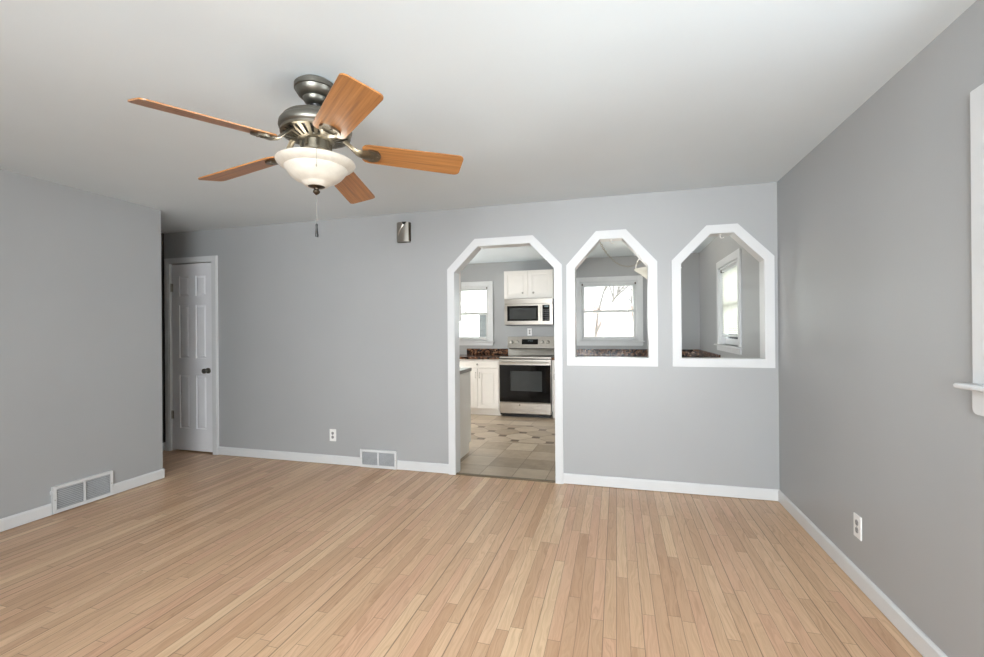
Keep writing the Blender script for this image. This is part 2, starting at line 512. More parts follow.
struct(MB().box(-6.35, 0.16, REAR - 0.14, 0.005, -0.1, 0.0).box(-6.35, KL - 0.1, 0.005, 0.9, -0.1, 0.0).build('floor', M['floor']))
struct(MB().box(KL - 0.1, 0.16, 0.03, KB + 0.15, -0.1, 0.0).build('floor_kitchen', M['tile']))
th = MB().prism([(0.0, -0.002), (0.0, 0.006), (0.012, 0.011), (0.034, 0.011), (0.046, 0.006), (0.046, -0.002)], [], lambda u, v, d: (d, u - 0.012, v), -2.622, -1.708)
struct(th.build('threshold', M['threshold']))

# casings and jamb liners of the three clipped-corner openings
def opening_trim(name, inner, w, closed):
    m = MB()
    if closed:
        m.prism(offset_poly(inner, w), [inner], XZ, -0.017, 0.0)
        m.prism(offset_poly(inner, w), [inner], XZ, 0.10, 0.115)
        m.prism(offset_poly(inner, 0.0155), [inner], XZ, 0.0, 0.10)
        m.prism(offset_poly(inner, w - 0.006), [offset_poly(inner, 0.008)], XZ, -0.021, -0.017)
    else:
        def ring(a, b, d0, d1):
            A, B = open_bottom(inner, a), open_bottom(inner, b)
            m.prism(A + B[::-1], [], XZ, d0, d1)
        ring(w, 0.0, -0.017, 0.0); ring(w, 0.0, 0.10, 0.115); ring(0.0155, 0.0, 0.0, 0.10); ring(w - 0.006, 0.008, -0.021, -0.017)
    return struct(m.build(name, M['trim']))
opening_trim('trim_1', door_in, 0.068, False)
opening_trim('trim_2', w2_in, 0.070, True)
opening_trim('trim_3', w3_in, 0.068, True)

# baseboards, lifted a hair so the dark shadow gap under them shows
BH, BT, BG = 0.089, 0.014, 0.005
def base_x(name, x0, x1, yface, s):
    m = MB().prism([(0, BG), (BT, BG), (BT, BH - 0.012), (BT * 0.55, BH), (0, BH)], [], lambda u, v, d: (d, yface + s * u, v), x0, x1)
    return struct(m.build(name, M['trim']))
def base_y(name, y0, y1, xface, s):
    m = MB().prism([(0, BG), (BT, BG), (BT, BH - 0.012), (BT * 0.55, BH), (0, BH)], [], lambda u, v, d: (xface + s * u, d, v), y0, y1)
    return struct(m.build(name, M['trim']))
base_x('baseboard_back', -5.355, -3.612, 0.0, -1)
base_x('baseboard_back_middle', -3.214, -2.691, 0.0, -1)
base_x('baseboard_back_right', -1.639, 0.0, 0.0, -1)
base_y('baseboard_right', REAR, -BT, 0.0, -1)
base_y('baseboard_left', REAR, -1.598, LW, 1)
base_y('baseboard_left_end', -1.183, -0.755, LW, 1)
nose = MB()
nose.prism([(LW - 0.12, -0.755), (LW + BT, -0.755)] + [(LW + BT * math.cos(a), -0.755 + BT * math.sin(a)) for a in (0.3, 0.7, 1.1)] + [(LW, -0.741), (LW - 0.12, -0.741)], [], XY, BG, BH - 0.003)
struct(nose.build('baseboard_left_return', M['trim']))
base_y('baseboard_hall', -3.0, -0.0, HALL, 1)

struct(MB().prism([(-6.25, 0.10), (-6.25, 0.8), (-5.1, 0.8), (-5.1, 0.10), (-5.2, 0.10), (-5.2, 0.7), (-6.15, 0.7), (-6.15, 0.10)], [], XY, 0, H).build('wall_closet_light_block', M['hall_dark']))  # unseen enclosure added to block light leaking behind the hall door
# hall door: casing, six-panel slab, knob, hinges
c = MB()
x0, x1, zt = hd
cw = 0.068
c.prism([(x0 - cw, 0), (x0 - cw, zt + cw - 0.01), (x1 + cw, zt + cw - 0.01), (x1 + cw, 0), (x1 - 0.004, 0), (x1 - 0.004, zt - 0.004), (x0 + 0.004, zt - 0.004), (x0 + 0.004, 0)], [], XZ, -0.016, 0.0)
c.prism([(x0 - cw + 0.008, 0), (x0 - cw + 0.008, zt + cw - 0.018), (x1 + cw - 0.008, zt + cw - 0.018), (x1 + cw - 0.008, 0), (x1 + 0.012, 0), (x1 + 0.012, zt + 0.012), (x0 - 0.012, zt + 0.012), (x0 - 0.012, 0)], [], XZ, -0.021, -0.016)
c.box(x0, x0 + 0.004, 0, 0.10, 0, zt).box(x1 - 0.004, x1, 0, 0.10, 0, zt).box(x0, x1, 0, 0.10, zt - 0.004, zt)
struct(c.build('trim_4', M['trim']))
L_, R_, T_ = hall_door
d = MB()
ux = [(L_ + 0.105, L_ + 0.245), (L_ + 0.338, L_ + 0.478)]
vz = [(0.263, 0.85), (1.04, 1.625), (1.725, 1.946)]
panels = [rect(a, b, e, f) for a, b in ux for e, f in vz]
d.prism(rect(L_, R_, 0.018, T_), panels, XZ, 0.006, 0.040)
d.box(L_ + 0.05, R_ - 0.05, 0.020, 0.030, 0.1, T_ - 0.06)
for a, b in ux:
    for e, f in vz:
        g = 0.026                                   # raised field with sloping sides
        P0 = [(a, 0.020, e), (b, 0.020, e), (b, 0.020, f), (a, 0.020, f)]
        P1 = [(a + g, 0.009, e + g), (b - g, 0.009, e + g), (b - g, 0.009, f - g), (a + g, 0.009, f - g)]
        d.add(P0 + P1, [(4, 5, 6, 7), (0, 1, 5, 4), (1, 2, 6, 5), (2, 3, 7, 6), (3, 0, 4, 7)])
door = struct(d.build('door_1', M['door']))
kx = R_ - 0.062
MB().lathe((kx, 0, 0.905), [(0.031, 0.006), (0.031, -0.002), (0.012, -0.006), (0.011, -0.028), (0.022, -0.034), (0.028, -0.046), (0.026, -0.058), (0.014, -0.064)], 20, 'Y').build('door_knob', M['pewter'], door, True)
for z in (0.36, 1.78):
    MB().lathe((L_ - 0.001, -0.002, z), [(0.005, 0), (0.005, 0.09)], 10).box(L_ - 0.004, L_ + 0.022, 0.003, 0.0065, z, z + 0.09).build('hinge', M['nickel'], door)

# ------------------------------------------------------------------ windows of the walls (double hung)
def hung_window(name, f, u0, u1, z0, z1, cw, stool_out, apron, parent_struct=True, locks=2):
    """f(u, d, z): u along the wall, d from the room face (negative = into the room)"""
    def P(m, a, b, da, db, za, zb, bev=0.0):
        p, q = f(a, da, za), f(b, db, zb)
        m.box(p[0], q[0], p[1], q[1], p[2], q[2], bev)
    m = MB()
    t = 0.018                                        # casing + stool + apron
    P(m, u0 - cw, u0, -t, 0, z0, z1 + cw, 0.003); P(m, u1, u1 + cw, -t, 0, z0, z1 + cw, 0.003); P(m, u0, u1, -t, 0, z1, z1 + cw, 0.003)
    P(m, u0 - cw - 0.022, u1 + cw + 0.022, -stool_out, 0.0, z0 - 0.018, z0, 0.005)
    P(m, u0, u1, 0.0, 0.06, z0 - 0.018, z0)
    zb_, zt_, rc_ = z0 - 0.018 - apron, z0 - 0.018, 0.022
    ap = [(u0 - cw, zt_)] + [(u0 - cw + rc_ - rc_ * math.cos(q), zb_ + rc_ - rc_ * math.sin(q)) for q in (0, 0.4, 0.8, 1.2, PI / 2)]
    ap += [(u0 + u1 - a_, z_) for a_, z_ in ap[::-1]]
    m.prism(ap, [], lambda a_, z_, d_: f(a_, d_, z_), -t, 0)
    # jamb box
    j = 0.022
    P(m, u0, u0 + j, 0, 0.14, z0, z1); P(m, u1 - j, u1, 0, 0.14, z0, z1); P(m, u0, u1, 0, 0.14, z1 - j, z1); P(m, u0, u1, 0.05, 0.15, z0 - 0.012, z0 + 0.012)
    w = struct(m.build(name, M['trim']))
    zm = (z0 + z1) / 2 + 0.0
    for (za, zb, d0) in ((z0 + 0.012, zm + 0.018, 0.055), (zm - 0.018, z1 - j, 0.092)):
        s = MB(); r = 0.042; a, b = u0 + j, u1 - j
        bot = 0.055 if za < zm - 0.1 else 0.036
        top = 0.036 if za < zm - 0.1 else 0.045
        P(s, a, a + r, d0, d0 + 0.034, za, zb); P(s, b - r, b, d0, d0 + 0.034, za, zb)
        P(s, a + r, b - r, d0, d0 + 0.034, za, za + bot); P(s, a + r, b - r, d0, d0 + 0.034, zb - top, zb)
        so = s.build('sash', M['trim'], w)
        g = MB(); P(g, a + r, b - r, d0 + 0.015, d0 + 0.019, za + bot, zb - top)
        g.build('pane', M['glass'], so)
    for k in range(locks):
        uc = u0 + (u1 - u0) * ((k + 0.5) / locks * 0.72 + 0.14)
        l = MB(); P(l, uc - 0.022, uc + 0.022, 0.060, 0.084, zm + 0.018, zm + 0.028, 0.002); P(l, uc - 0.004, uc + 0.026, 0.056, 0.066, zm + 0.028, zm + 0.036, 0.002)
        l.build('sash_lock', M['bronze'], w)
    return w

def blind(label, f, u0, u1, z0, z1, tilt, pitch=0.021, wand_u=None, lower=0.03):
    def P(m, a, b, da, db, za, zb, bev=0.0):
        p, q = f(a, da, za), f(b, db, zb)
        m.box(p[0], q[0], p[1], q[1], p[2], q[2], bev)
    a, b = u0 + 0.026, u1 - 0.026
    base = f((a + b) / 2, 0.03, z0)
    t = thing('window_blind', label, 'blind', base)
    h = MB(); P(h, a, b, 0.014, 0.040, z1 - 0.048, z1 - 0.023, 0.002); h.build('headrail', M['trim'], t)
    s = MB(); z = z0 + lower + 0.03
    while z < z1 - 0.055:
        hw = 0.0125; co, si = math.cos(tilt) * hw, math.sin(tilt) * hw
        q = [f(a, 0.027 - co, z + si), f(b, 0.027 - co, z + si), f(b, 0.027 + co, z - si), f(a, 0.027 + co, z - si)]
        s.add(q + [(p[0], p[1], p[2] + 0.0006) for p in q], [(0, 1, 2, 3), (7, 6, 5, 4), (0, 4, 5, 1), (1, 5, 6, 2), (2, 6, 7, 3), (3, 7, 4, 0)])
        z += pitch
    for uu in (a + 0.12, b - 0.12):
        s.tube([f(uu, 0.027, z0 + lower), f(uu, 0.027, z1 - 0.05)], 0.0007, 5)
    s.build('slats', M['slat'], t)
    r = MB(); P(r, a, b, 0.016, 0.038, z0 + lower - 0.008, z0 + lower + 0.010, 0.003); r.build('bottom_rail', M['trim'], t)
    for uu in (a - 0.002, b - 0.018):
        k = MB(); P(k, uu, uu + 0.020, 0.008, 0.044, z1 - 0.052, z1 - 0.022, 0.001); k.build('end_bracket', M['bronze'], t)
    if wand_u is not None:
        MB().tube([f(wand_u, 0.010, z1 - 0.05), f(wand_u, 0.010, z1 - 0.66)], 0.0035, 6).build('wand', M['plate'], t)
    return t

f_kb = lambda u, d, z: (u, KB + d, z)
f_r = lambda u, d, z: (d, u, z)
hung_window('window_1', f_kb, *kl_win, 0.075, 0.05, 0.058, locks=1)
hung_window('window_2', f_kb, *kc_win, 0.075, 0.05, 0.058, locks=2)
hung_window('window_3', f_r, *kr_win, 0.085, 0.05, 0.058, locks=1)
hung_window('window_4', f_r, lr_win[0], lr_win[1], lr_win[2], lr_win[3], 0.085, 0.06, 0.085, locks=2)
# unseen picture window added behind the viewer as a way in for daylight
m = MB()
m.prism(offset_poly(rect(*added_pic_win), 0.08), [rect(*added_pic_win)], XZ, REAR, REAR + 0.018)
for xx in (-2.00, -1.00): m.box(xx - 0.03, xx + 0.03, REAR - 0.12, REAR - 0.06, added_pic_win[2], added_pic_win[3])
m.prism(rect(*added_pic_win), [offset_poly(rect(*added_pic_win), -0.04)], XZ, REAR - 0.13, REAR - 0.05)
pw = struct(m.build('added_picture_window', M['trim']))
for a, b in ((-2.51, -2.03), (-1.97, -1.03), (-0.97, -0.49)):
    MB().box(a, b, REAR - 0.10, REAR - 0.095, added_pic_win[2] + 0.04, added_pic_win[3] - 0.04).build('pane', M['glass'], pw)

blind('white mini blind in the kitchen window seen through the open doorway', f_kb, *kl_win, 0.05, wand_u=None)
blind('white mini blind in the kitchen window framed by the middle cut-out', f_kb, *kc_win, 0.05, wand_u=-1.66)
blind('white mini blind with visible slats in the side window seen through the right cut-out', f_r, *kr_win, 0.85, lower=0.10)

# ------------------------------------------------------------------ ceiling fan
FX, FY = -2.4775, -2.1700
fan = thing('ceiling_fan', 'five-blade wooden ceiling fan with pewter motor and frosted glass light bowl', 'ceiling fan', (FX, FY, H))
Cc = (FX, FY, 0)
MB().lathe(Cc, [(0.070, 2.4399), (0.083, 2.431), (0.090, 2.424), (0.090, 2.405), (0.085, 2.402), (0.082, 2.392), (0.074, 2.379), (0.060, 2.370), (0.054, 2.368), (0.053, 2.360), (0.047, 2.350), (0.035, 2.342), (0.024, 2.339)], 40).build('canopy', M['pewter'], fan, True)
MB().lathe(Cc, [(0.026, 2.3385), (0.024, 2.330), (0.0125, 2.327), (0.0125, 2.318), (0.028, 2.314), (0.030, 2.3015)], 20).build('downrod', M['black'], fan, True)
hous = MB().lathe(Cc, [(0.028, 2.301), (0.070, 2.299), (0.105, 2.292), (0.128, 2.280), (0.138, 2.270), (0.139, 2.262), (0.146, 2.258), (0.153, 2.248), (0.155, 2.232), (0.152, 2.222), (0.146, 2.217), (0.146, 2.211), (0.140, 2.204)], 48).build('motor_housing', M['pewter'], fan, True)
# slotted underside ring
ring = MB()
NS = 25
for i in range(NS):
    a0, a1 = 2 * PI * i / NS, 2 * PI * (i + 0.56) / NS
    pts = []
    for zz in (0, 0.004):
        for r, h in ((0.142, 2.2055), (0.075, 2.182)):
            for a in (a0, a1): pts.append((FX + r * math.cos(a), FY + r * math.sin(a), h - zz))
    ring.add(pts, [(0, 1, 3, 2), (4, 6, 7, 5), (0, 4, 5, 1), (2, 3, 7, 6), (0, 2, 6, 4), (1, 5, 7, 3)])
ring.lathe(Cc, [(0.148, 2.211), (0.148, 2.203), (0.138, 2.2005), (0.138, 2.208)], 48, closed_ends=False)
ring.lathe(Cc, [(0.080, 2.188), (0.080, 2.180), (0.066, 2.174), (0.060, 2.174)], 40, closed_ends=False)
ring.build('vent_ring', M['pewter_light'], hous, True)
MB().lathe(Cc, [(0.138, 2.2045), (0.07, 2.190), (0.062, 2.188)], 40).build('motor_core', M['black'], hous, True)
neck = MB().lathe(Cc, [(0.060, 2.190), (0.060, 2.140), (0.066, 2.137), (0.066, 2.130), (0.052, 2.126), (0.052, 2.100)], 32)
for i in range(8):
    a = 2 * PI * i / 8
    neck.box(FX + 0.0605 * math.cos(a) - 0.006, FX + 0.0605 * math.cos(a) + 0.006, FY + 0.0605 * math.sin(a) - 0.006, FY + 0.0605 * math.sin(a) + 0.006, 2.146, 2.176)
neck.build('switch_housing', M['pewter_light'], fan, True)

# bowl shell
outer = [(r * 0.935, 1.976 + (z - 1.983) * 0.96) for r, z in [(0.172, 2.092), (0.178, 2.098), (0.180, 2.094), (0.176, 2.086), (0.166, 2.077), (0.150, 2.069), (0.143, 2.066), (0.141, 2.061), (0.131, 2.046), (0.116, 2.028), (0.098, 2.014), (0.080, 2.006), (0.068, 2.002), (0.062, 1.997), (0.052, 1.988), (0.040, 1.983)]]
inner = [(max(0.02, r - 0.005), z + 0.004) for r, z in reversed(outer[3:])]
MB().lathe(Cc, outer + inner + [outer[0]], 56, closed_ends=False).build('light_bowl', M['bowl'], fan, True)
MB().lathe(Cc, [(0.052, 2.099), (0.052, 2.102), (0.012, 2.10), (0.010, 1.99), (0.010, 1.985)], 20).build('bowl_rod', M['pewter_light'], fan, True)
MB().lathe(Cc, [(0.044, 1.990), (0.044, 1.985), (0.038, 1.978), (0.022, 1.972), (0.012, 1.969), (0.010, 1.963), (0.015, 1.957), (0.015, 1.951), (0.008, 1.944), (0.003, 1.940)], 28).build('finial', M['bronze'], fan, True)
pc = MB().tube([(FX, FY, 1.941), (FX, FY, 1.80)], 0.0011, 6)
pcho = pc.build('pull_chain', M['pewter'], fan)
MB().lathe(Cc, [(0.003, 1.812), (0.0052, 1.808), (0.0052, 1.802), (0.004, 1.799), (0.006, 1.775), (0.0075, 1.757), (0.006, 1.753)], 14).build('chain_pull', M['black'], pcho, True)
cq = lambda q, z: (FX + 0.6 * q, FY - 0.8 * q, z)
sc_ = MB().tube([cq(0.058, 2.150), cq(0.10, 2.148), cq(0.15, 2.136), cq(0.172, 2.118), cq(0.176, 2.09), cq(0.176, 2.016)], 0.0008, 6)
sco = sc_.build('pull_chain', M['pewter'], fan)
MB().lathe(cq(0.176, 0), [(0.002, 2.018), (0.003, 2.015), (0.003, 2.010), (0.0015, 2.007)], 10).build('chain_pull', M['chain'], sco, True)

# blades: mesh along local +x, rotated and pitched into place
def blade_bm():
    b = MB()
    r0, r1, w0, w1, cr, t = 0.198, 0.661, 0.132, 0.152, 0.024, 0.0055
    out = []
    for (cx, cy, a0) in ((r1 - cr, w1 / 2 - cr, PI / 2), (r1 - cr, -w1 / 2 + cr, 0)):
        for i in range(6):
            a = a0 - (PI / 2) * i / 5
            out.append((cx + cr * math.cos(a), cy + cr * math.sin(a)))
    out += [(r0 + 0.03, -w0 / 2), (r0 + 0.012, -w0 / 2 + 0.006), (r0, -w0 / 2 + 0.022), (r0, w0 / 2 - 0.022), (r0 + 0.012, w0 / 2 - 0.006), (r0 + 0.03, w0 / 2)]
    b.prism(out, [], XY, -t / 2, t / 2)
    return b
def iron_bm():
    b = MB()
    # curved arm from the motor, flaring to a scalloped shoe under the blade
    pts = [(0.085, 0.0, 0.066), (0.115, 0.0, 0.052), (0.145, 0.0, 0.024), (0.175, 0.0, -0.004), (0.205, 0.0, -0.012), (0.235, 0.0, -0.010)]
    hw = [0.020, 0.019, 0.019, 0.023, 0.034, 0.040]
    secs = []
    for (x, y, z), h in zip(pts, hw):
        secs.append([b.bm.verts.new(v) for v in ((x, -h, z + 0.004), (x, -h * 0.6, z - 0.005), (x, 0, z - 0.008), (x, h * 0.6, z - 0.005), (x, h, z + 0.004), (x, 0, z + 0.006))])
    for A, B in zip(secs, secs[1:]):
        for i in range(6): b.bm.faces.new((A[i], A[(i + 1) % 6], B[(i + 1) % 6], B[i]))
    b.bm.faces.new(secs[0]); b.bm.faces.new(secs[-1])
    shoe = [(0.225, -0.040), (0.245, -0.043), (0.268, -0.034), (0.278, -0.016), (0.282, 0.0), (0.278, 0.016), (0.268, 0.034), (0.245, 0.043), (0.225, 0.040)]
    b.prism(shoe, [], XY, -0.012, -0.003)
    for sx, sy in ((0.245, 0.024), (0.245, -0.024), (0.265, 0.0)):
        b.lathe((sx, sy, -0.0155), [(0.004, 0.0), (0.006, 0.002), (0.006, 0.004)], 10)
    return b
BZ = 2.1115 + 0.062 * 0.66 - H
for k in range(5):
    a = 4.3185 + k * 2 * PI / 5
    tilt = -0.244
    rise = 0.0382 * math.cos(a) - 0.0067 * math.sin(a) - 0.062
    mat = Matrix.Translation((0, 0, BZ)) @ Matrix.Rotation(a, 4, 'Z') @ Matrix.Rotation(-rise, 4, 'Y') @ Matrix.Rotation(tilt, 4, 'X')
    if k == 0:
        blade0 = blade_bm().build('blade', M['blade'], None, False, (0, 0, 0))
        iron0 = iron_bm().build('blade_iron', M['pewter_light'], None, True, (0, 0, 0))
        bl, ir = blade0, iron0
    else:
        bl, ir = blade0.copy(), iron0.copy()
        COL.objects.link(bl); COL.objects.link(ir)
    bl.parent = fan; bl.matrix_parent_inverse = Matrix(); bl.matrix_basis = mat
    ir.parent = bl; ir.matrix_parent_inverse = Matrix(); ir.matrix_basis = Matrix()
# bulb inside the bowl
ld = bpy.data.lights.new('fan_bulb', 'POINT'); ld.energy = 0.48; ld.color = (1.0, 0.94, 0.85); ld.shadow_soft_size = 0.03
for dx, dy in ((0.085, 0.0), (-0.05, 0.07), (-0.05, -0.07)):
    lo = bpy.data.objects.new('fan_bulb', ld); COL.objects.link(lo); lo.location = (FX + dx, FY + dy, 2.085)

# ------------------------------------------------------------------ living room wall things
# door chime
ch = thing('door_chime', 'small brushed nickel door chime box high on the grey back wall', 'door chime', (-3.121, 0, 2.158))
x0, x1, z0, z1 = -3.187, -3.056, 2.158, 2.352
b = MB()
N = 14
prof = [(x0 + (x1 - x0) * i / N, -0.034 - 0.016 * math.sin(PI * i / N)) for i in range(N + 1)]
b.prism([(x0, -0.006)] + prof + [(x1, -0.006)], [], lambda u, v, d: (u, v, d), z0 + 0.006, z1 - 0.004)
b.build('cover', M['nickel'], ch, True)
MB().box(x0 + 0.004, x1 - 0.004, -0.034, 0.0, z0, z1, 0.004).build('backplate', M['pewter'], ch)
# raised diagonal rib and black notch on the curved cover
ys = lambda x: -0.034 - 0.016 * math.sin(PI * (x - x0) / (x1 - x0))
rib = []
for i in range(9):
    t = i / 8
    x = x0 + 0.014 + t * 0.062; z = z0 + 0.068 + t ** 0.85 * 0.098
    rib.append((x, ys(x) - 0.001, z))
MB().tube(rib, 0.0042, 8).build('diagonal_rib', M['steel'], ch, True)
nt = MB()
q = [(x0 + 0.058, z1 - 0.003), (x0 + 0.104, z1 - 0.003), (x0 + 0.088, z1 - 0.030), (x0 + 0.076, z1 - 0.030)]
nt.add([(x, ys(x) - 0.002, z) for x, z in q] + [(x, ys(x) + 0.01, z) for x, z in q], [(0, 1, 2, 3), (7, 6, 5, 4), (0, 4, 5, 1), (1, 5, 6, 2), (2, 6, 7, 3), (3, 7, 4, 0)])
nt.build('notch', M['black'], ch)
MB().box(x1 - 0.016, x1 + 0.0005, -0.0375, -0.002, z0 + 0.010, z1 - 0.008, 0.002).build('side_strip', M['bronze'], ch)

# outlets
def outlet(label, f, u, z):
    t = thing('wall_outlet', label, 'outlet', f(u, 0, z - 0.06))
    def P(m, a, b, da, db, za, zb, bev=0.0):
        p, q = f(a, da, za), f(b, db, zb); m.box(p[0], q[0], p[1], q[1], p[2], q[2], bev)
    m = MB(); P(m, u - 0.037, u + 0.037, -0.0065, 0, z - 0.06, z + 0.06, 0.0025); m.build('cover_plate', M['plate'], t)
    for dz in (-0.0195, 0.0195):
        r = MB(); n = 16
        c = [(u + 0.0165 * max(-0.8, min(0.8, math.cos(2 * PI * i / n) * 1.0)), z + dz + 0.0145 * math.sin(2 * PI * i / n)) for i in range(n)]
        r.prism(c, [], lambda a, b, d: f(a, d, b), -0.0085, -0.006)
        ro = r.build('receptacle', M['plate'] if False else M['slot'], t)
        s = MB()
        P(s, u - 0.008, u - 0.0055, -0.0089, -0.008, z + dz - 0.001, z + dz + 0.008); P(s, u + 0.0055, u + 0.008, -0.0089, -0.008, z + dz, z + dz + 0.008)
        P(s, u - 0.0025, u + 0.0025, -0.0089, -0.008, z + dz - 0.010, z + dz - 0.005)
        s.build('slots', M['black'], ro)
    sc = MB(); p = f(u, -0.0065, z)
    P(sc, u - 0.003, u + 0.003, -0.0075, -0.006, z - 0.003, z + 0.003, 0.001); sc.build('screw', M['nickel'], t)
f_b = lambda u, d, z: (u, d, z)
outlet('white duplex outlet low on the right grey wall', f_r, -1.1675, 0.3035)
outlet('white duplex outlet low on the back wall left of the floor register', f_b, -3.923, 0.29)
outlet('cream duplex outlet on the kitchen wall above the stove', f_kb, -2.56, 1.28)

# registers
def register(label, f, u0, u1, z0, z1, out, ang):
    t = thing('wall_vent', label, 'vent', f((u0 + u1) / 2, 0, z0))
    to = lambda a, b, d: f(a, d, b)
    W = 0.022
    um = (u0 + u1) / 2
    left = rect(u0 + W, um - 0.008, z0 + 0.026, z1 - W); right = rect(um + 0.008, u1 - W, z0 + 0.026, z1 - W)
    m = MB().prism(rect(u0, u1, z0, z1), [left, right], to, -out, -out + 0.004)
    m.prism(rect(u0, u1, z0, z1), [rect(u0 + 0.004, u1 - 0.004, z0 + 0.004, z1 - 0.004)], to, -out + 0.004, -0.0005)
    m.build('frame', M['trim'], t)
    bk = MB().prism(rect(u0 + 0.005, u1 - 0.005, z0 + 0.005, z1 - 0.005), [], to, -0.004, -0.001); bk.build('duct_backing', M['void'], t)
    for (a, b) in ((left[0][0], left[1][0]), (right[0][0], right[1][0])):
        s = MB(); n = 11; pz = (z1 - W - z0 - 0.026) / n
        for i in range(n):
            zc = z0 + 0.026 + (i + 0.5) * pz
            A = [f(a, -out + 0.002, zc + pz * 0.10), f(b, -out + 0.002, zc + pz * 0.10), f(b, -out + 0.012, zc - pz * 0.25), f(a, -out + 0.012, zc - pz * 0.25)]
            s.add(A + [(q[0], q[1], q[2] + 0.0012) for q in A], [(0, 1, 2, 3), (7, 6, 5, 4), (0, 4, 5, 1), (1, 5, 6, 2), (2, 6, 7, 3), (3, 7, 4, 0)])
        s.build('louvres', M['trim'], t)
    for uu in (u0 + 0.011, u1 - 0.011):
        p = MB(); c = f(uu, -out - 0.0005, (z0 + z1) / 2)
        p.box(c[0] - 0.003, c[0] + 0.003, c[1] - 0.003, c[1] + 0.003, c[2] - 0.003, c[2] + 0.003, 0.001); p.build('screw', M['nickel'], t)
    return t
f_l = lambda u, d, z: (LW - d, u, z)
lv = register('white return air vent at the foot of the left grey wall', f_l, -1.594, -1.188, 0.008, 0.206, 0.022, 0)
register('white floor-level register in the back wall baseboard left of the doorway', f_b, -3.608, -3.218, 0.004, 0.176, 0.022, 0)
# lever of the left vent's damper
MB().lathe((LW + 0.012, -1.597, 0.165), [(0.006, 0), (0.016, -0.002), (0.016, -0.004), (0.006, -0.006)], 14, 'Y').build('damper_lever', M['trim'], lv, True)

# cup hooks under the heads of the cut-outs
def hook(label, x, z):
    m = MB().lathe((x, 0.03, z - 0.004), [(0.009, 0.004), (0.009, 0.001), (0.003, 0.0)], 14)
    pts = [(x, 0.03, z - 0.002), (x, 0.03, z - 0.016)] + [(x + 0.014 - 0.014 * math.cos(t), 0.03, z - 0.018 - 0.014 * math.sin(t)) for t in [PI * i / 8 for i in range(8)]]
    m.tube(pts, 0.0036, 8)
    tag(m.build('cup_hook', M['plate'], None, True, (x, 0.03, z)), label, 'hook')
hook('small white cup hook under the top of the middle cut-out', -1.232, 2.081)
hook('small white cup hook under the top of the right cut-out', -0.392, 2.072)

# ------------------------------------------------------------------ kitchen
def panel_door(m, x0, x1, z0, z1, y, t=0.019, fw=0.055):
    """shaker/raised door facing -Y, front at y"""
    m.prism(rect(x0, x1, z0, z1), [rect(x0 + fw, x1 - fw, z0 + fw, z1 - fw)], XZ, y, y + t)
    m.box(x0 + fw - 0.002, x1 - fw + 0.002, y + 0.007, y + t - 0.001, z0 + fw - 0.002, z1 - fw + 0.002)
    m.box(x0 + fw + 0.02, x1 - fw - 0.02, y + 0.003, y + 0.008, z0 + fw + 0.02, z1 - fw - 0.02, 0.002)
def knob(parent, x, y, z, mat='nickel'):
    MB().lathe((x, y, z), [(0.006, 0.001), (0.006, -0.012), (0.014, -0.016), (0.016, -0.022), (0.010, -0.028)], 14, 'Y').build('knob', M[mat], parent, True)
def bar_pull(parent, x, y, z, l):
    MB().tube([(x, y, z - l / 2), (x, y - 0.022, z - l / 2 + 0.006), (x, y - 0.026, z), (x, y - 0.022, z + l / 2 - 0.006), (x, y, z + l / 2)], 0.005, 8).build('handle', M['nickel'], parent, True)

def base_cabinet(label, x0, x1, yf, y1, doors, drawer=True, group=None):
    t = thing('base_cabinet', label, 'cabinet', ((x0 + x1) / 2, (yf + y1) / 2, 0), group)
    MB().box(x0, x1, yf + 0.021, y1, 0.10, 0.868).box(x0 + 0.0, x1 - 0.0, yf + 0.085, y1, 0.0, 0.10).build('body', M['cabinet'], t)
    zt = 0.845
    if drawer:
        d = MB().box(x0 + 0.012, x1 - 0.012, yf, yf + 0.02, 0.735, zt, 0.004); do = d.build('drawer', M['cabinet'], t)
        knob(do, (x0 + x1) / 2, yf, 0.79)
        zt = 0.722
    n = doors; w = (x1 - x0 - 0.024 - 0.006 * (n - 1)) / n
    for i in range(n):
        a = x0 + 0.012 + i * (w + 0.006)
        d = MB(); panel_door(d, a, a + w, 0.115, zt, yf)
        do = d.build('door', M['cabinet'], t)
        bar_pull(do, a + w - 0.03 if i == 0 and n == 2 else a + 0.03, yf, zt - 0.10, 0.085)
    return t
YF = KB - 0.612
base_cabinet('white base cabinet with one drawer left of the stove', -3.605, -2.925, YF, KB - 0.002, 2)
base_cabinet('white base cabinet at the far left end of the granite counter', -4.58, -3.611, YF, KB - 0.002, 2)
base_cabinet('narrow white base cabinet directly right of the stove', -2.122, -1.60, YF, KB - 0.002, 1)
base_cabinet('white base cabinet under the middle kitchen window', -1.594, -0.66, YF, KB - 0.002, 2)
# run along the right wall
rc = thing('base_cabinet', 'white base cabinet under the granite counter along the right kitchen wall', 'cabinet', (-0.31, 2.68, 0))
MB().box(-0.63, -0.003, 1.99, KB - 0.004, 0.10, 0.868).box(-0.56, -0.003, 1.99, KB - 0.004, 0.0, 0.10).build('body', M['cabinet'], rc)
rd = MB().box(-0.651, -0.631, 2.0, 2.70, 0.115, 0.845, 0.004).build('door', M['cabinet'], rc)
MB().tube([(-0.651, 2.66, 0.66), (-0.675, 2.66, 0.67), (-0.675, 2.66, 0.74), (-0.651, 2.66, 0.75)], 0.005, 8).build('handle', M['nickel'], rd, True)

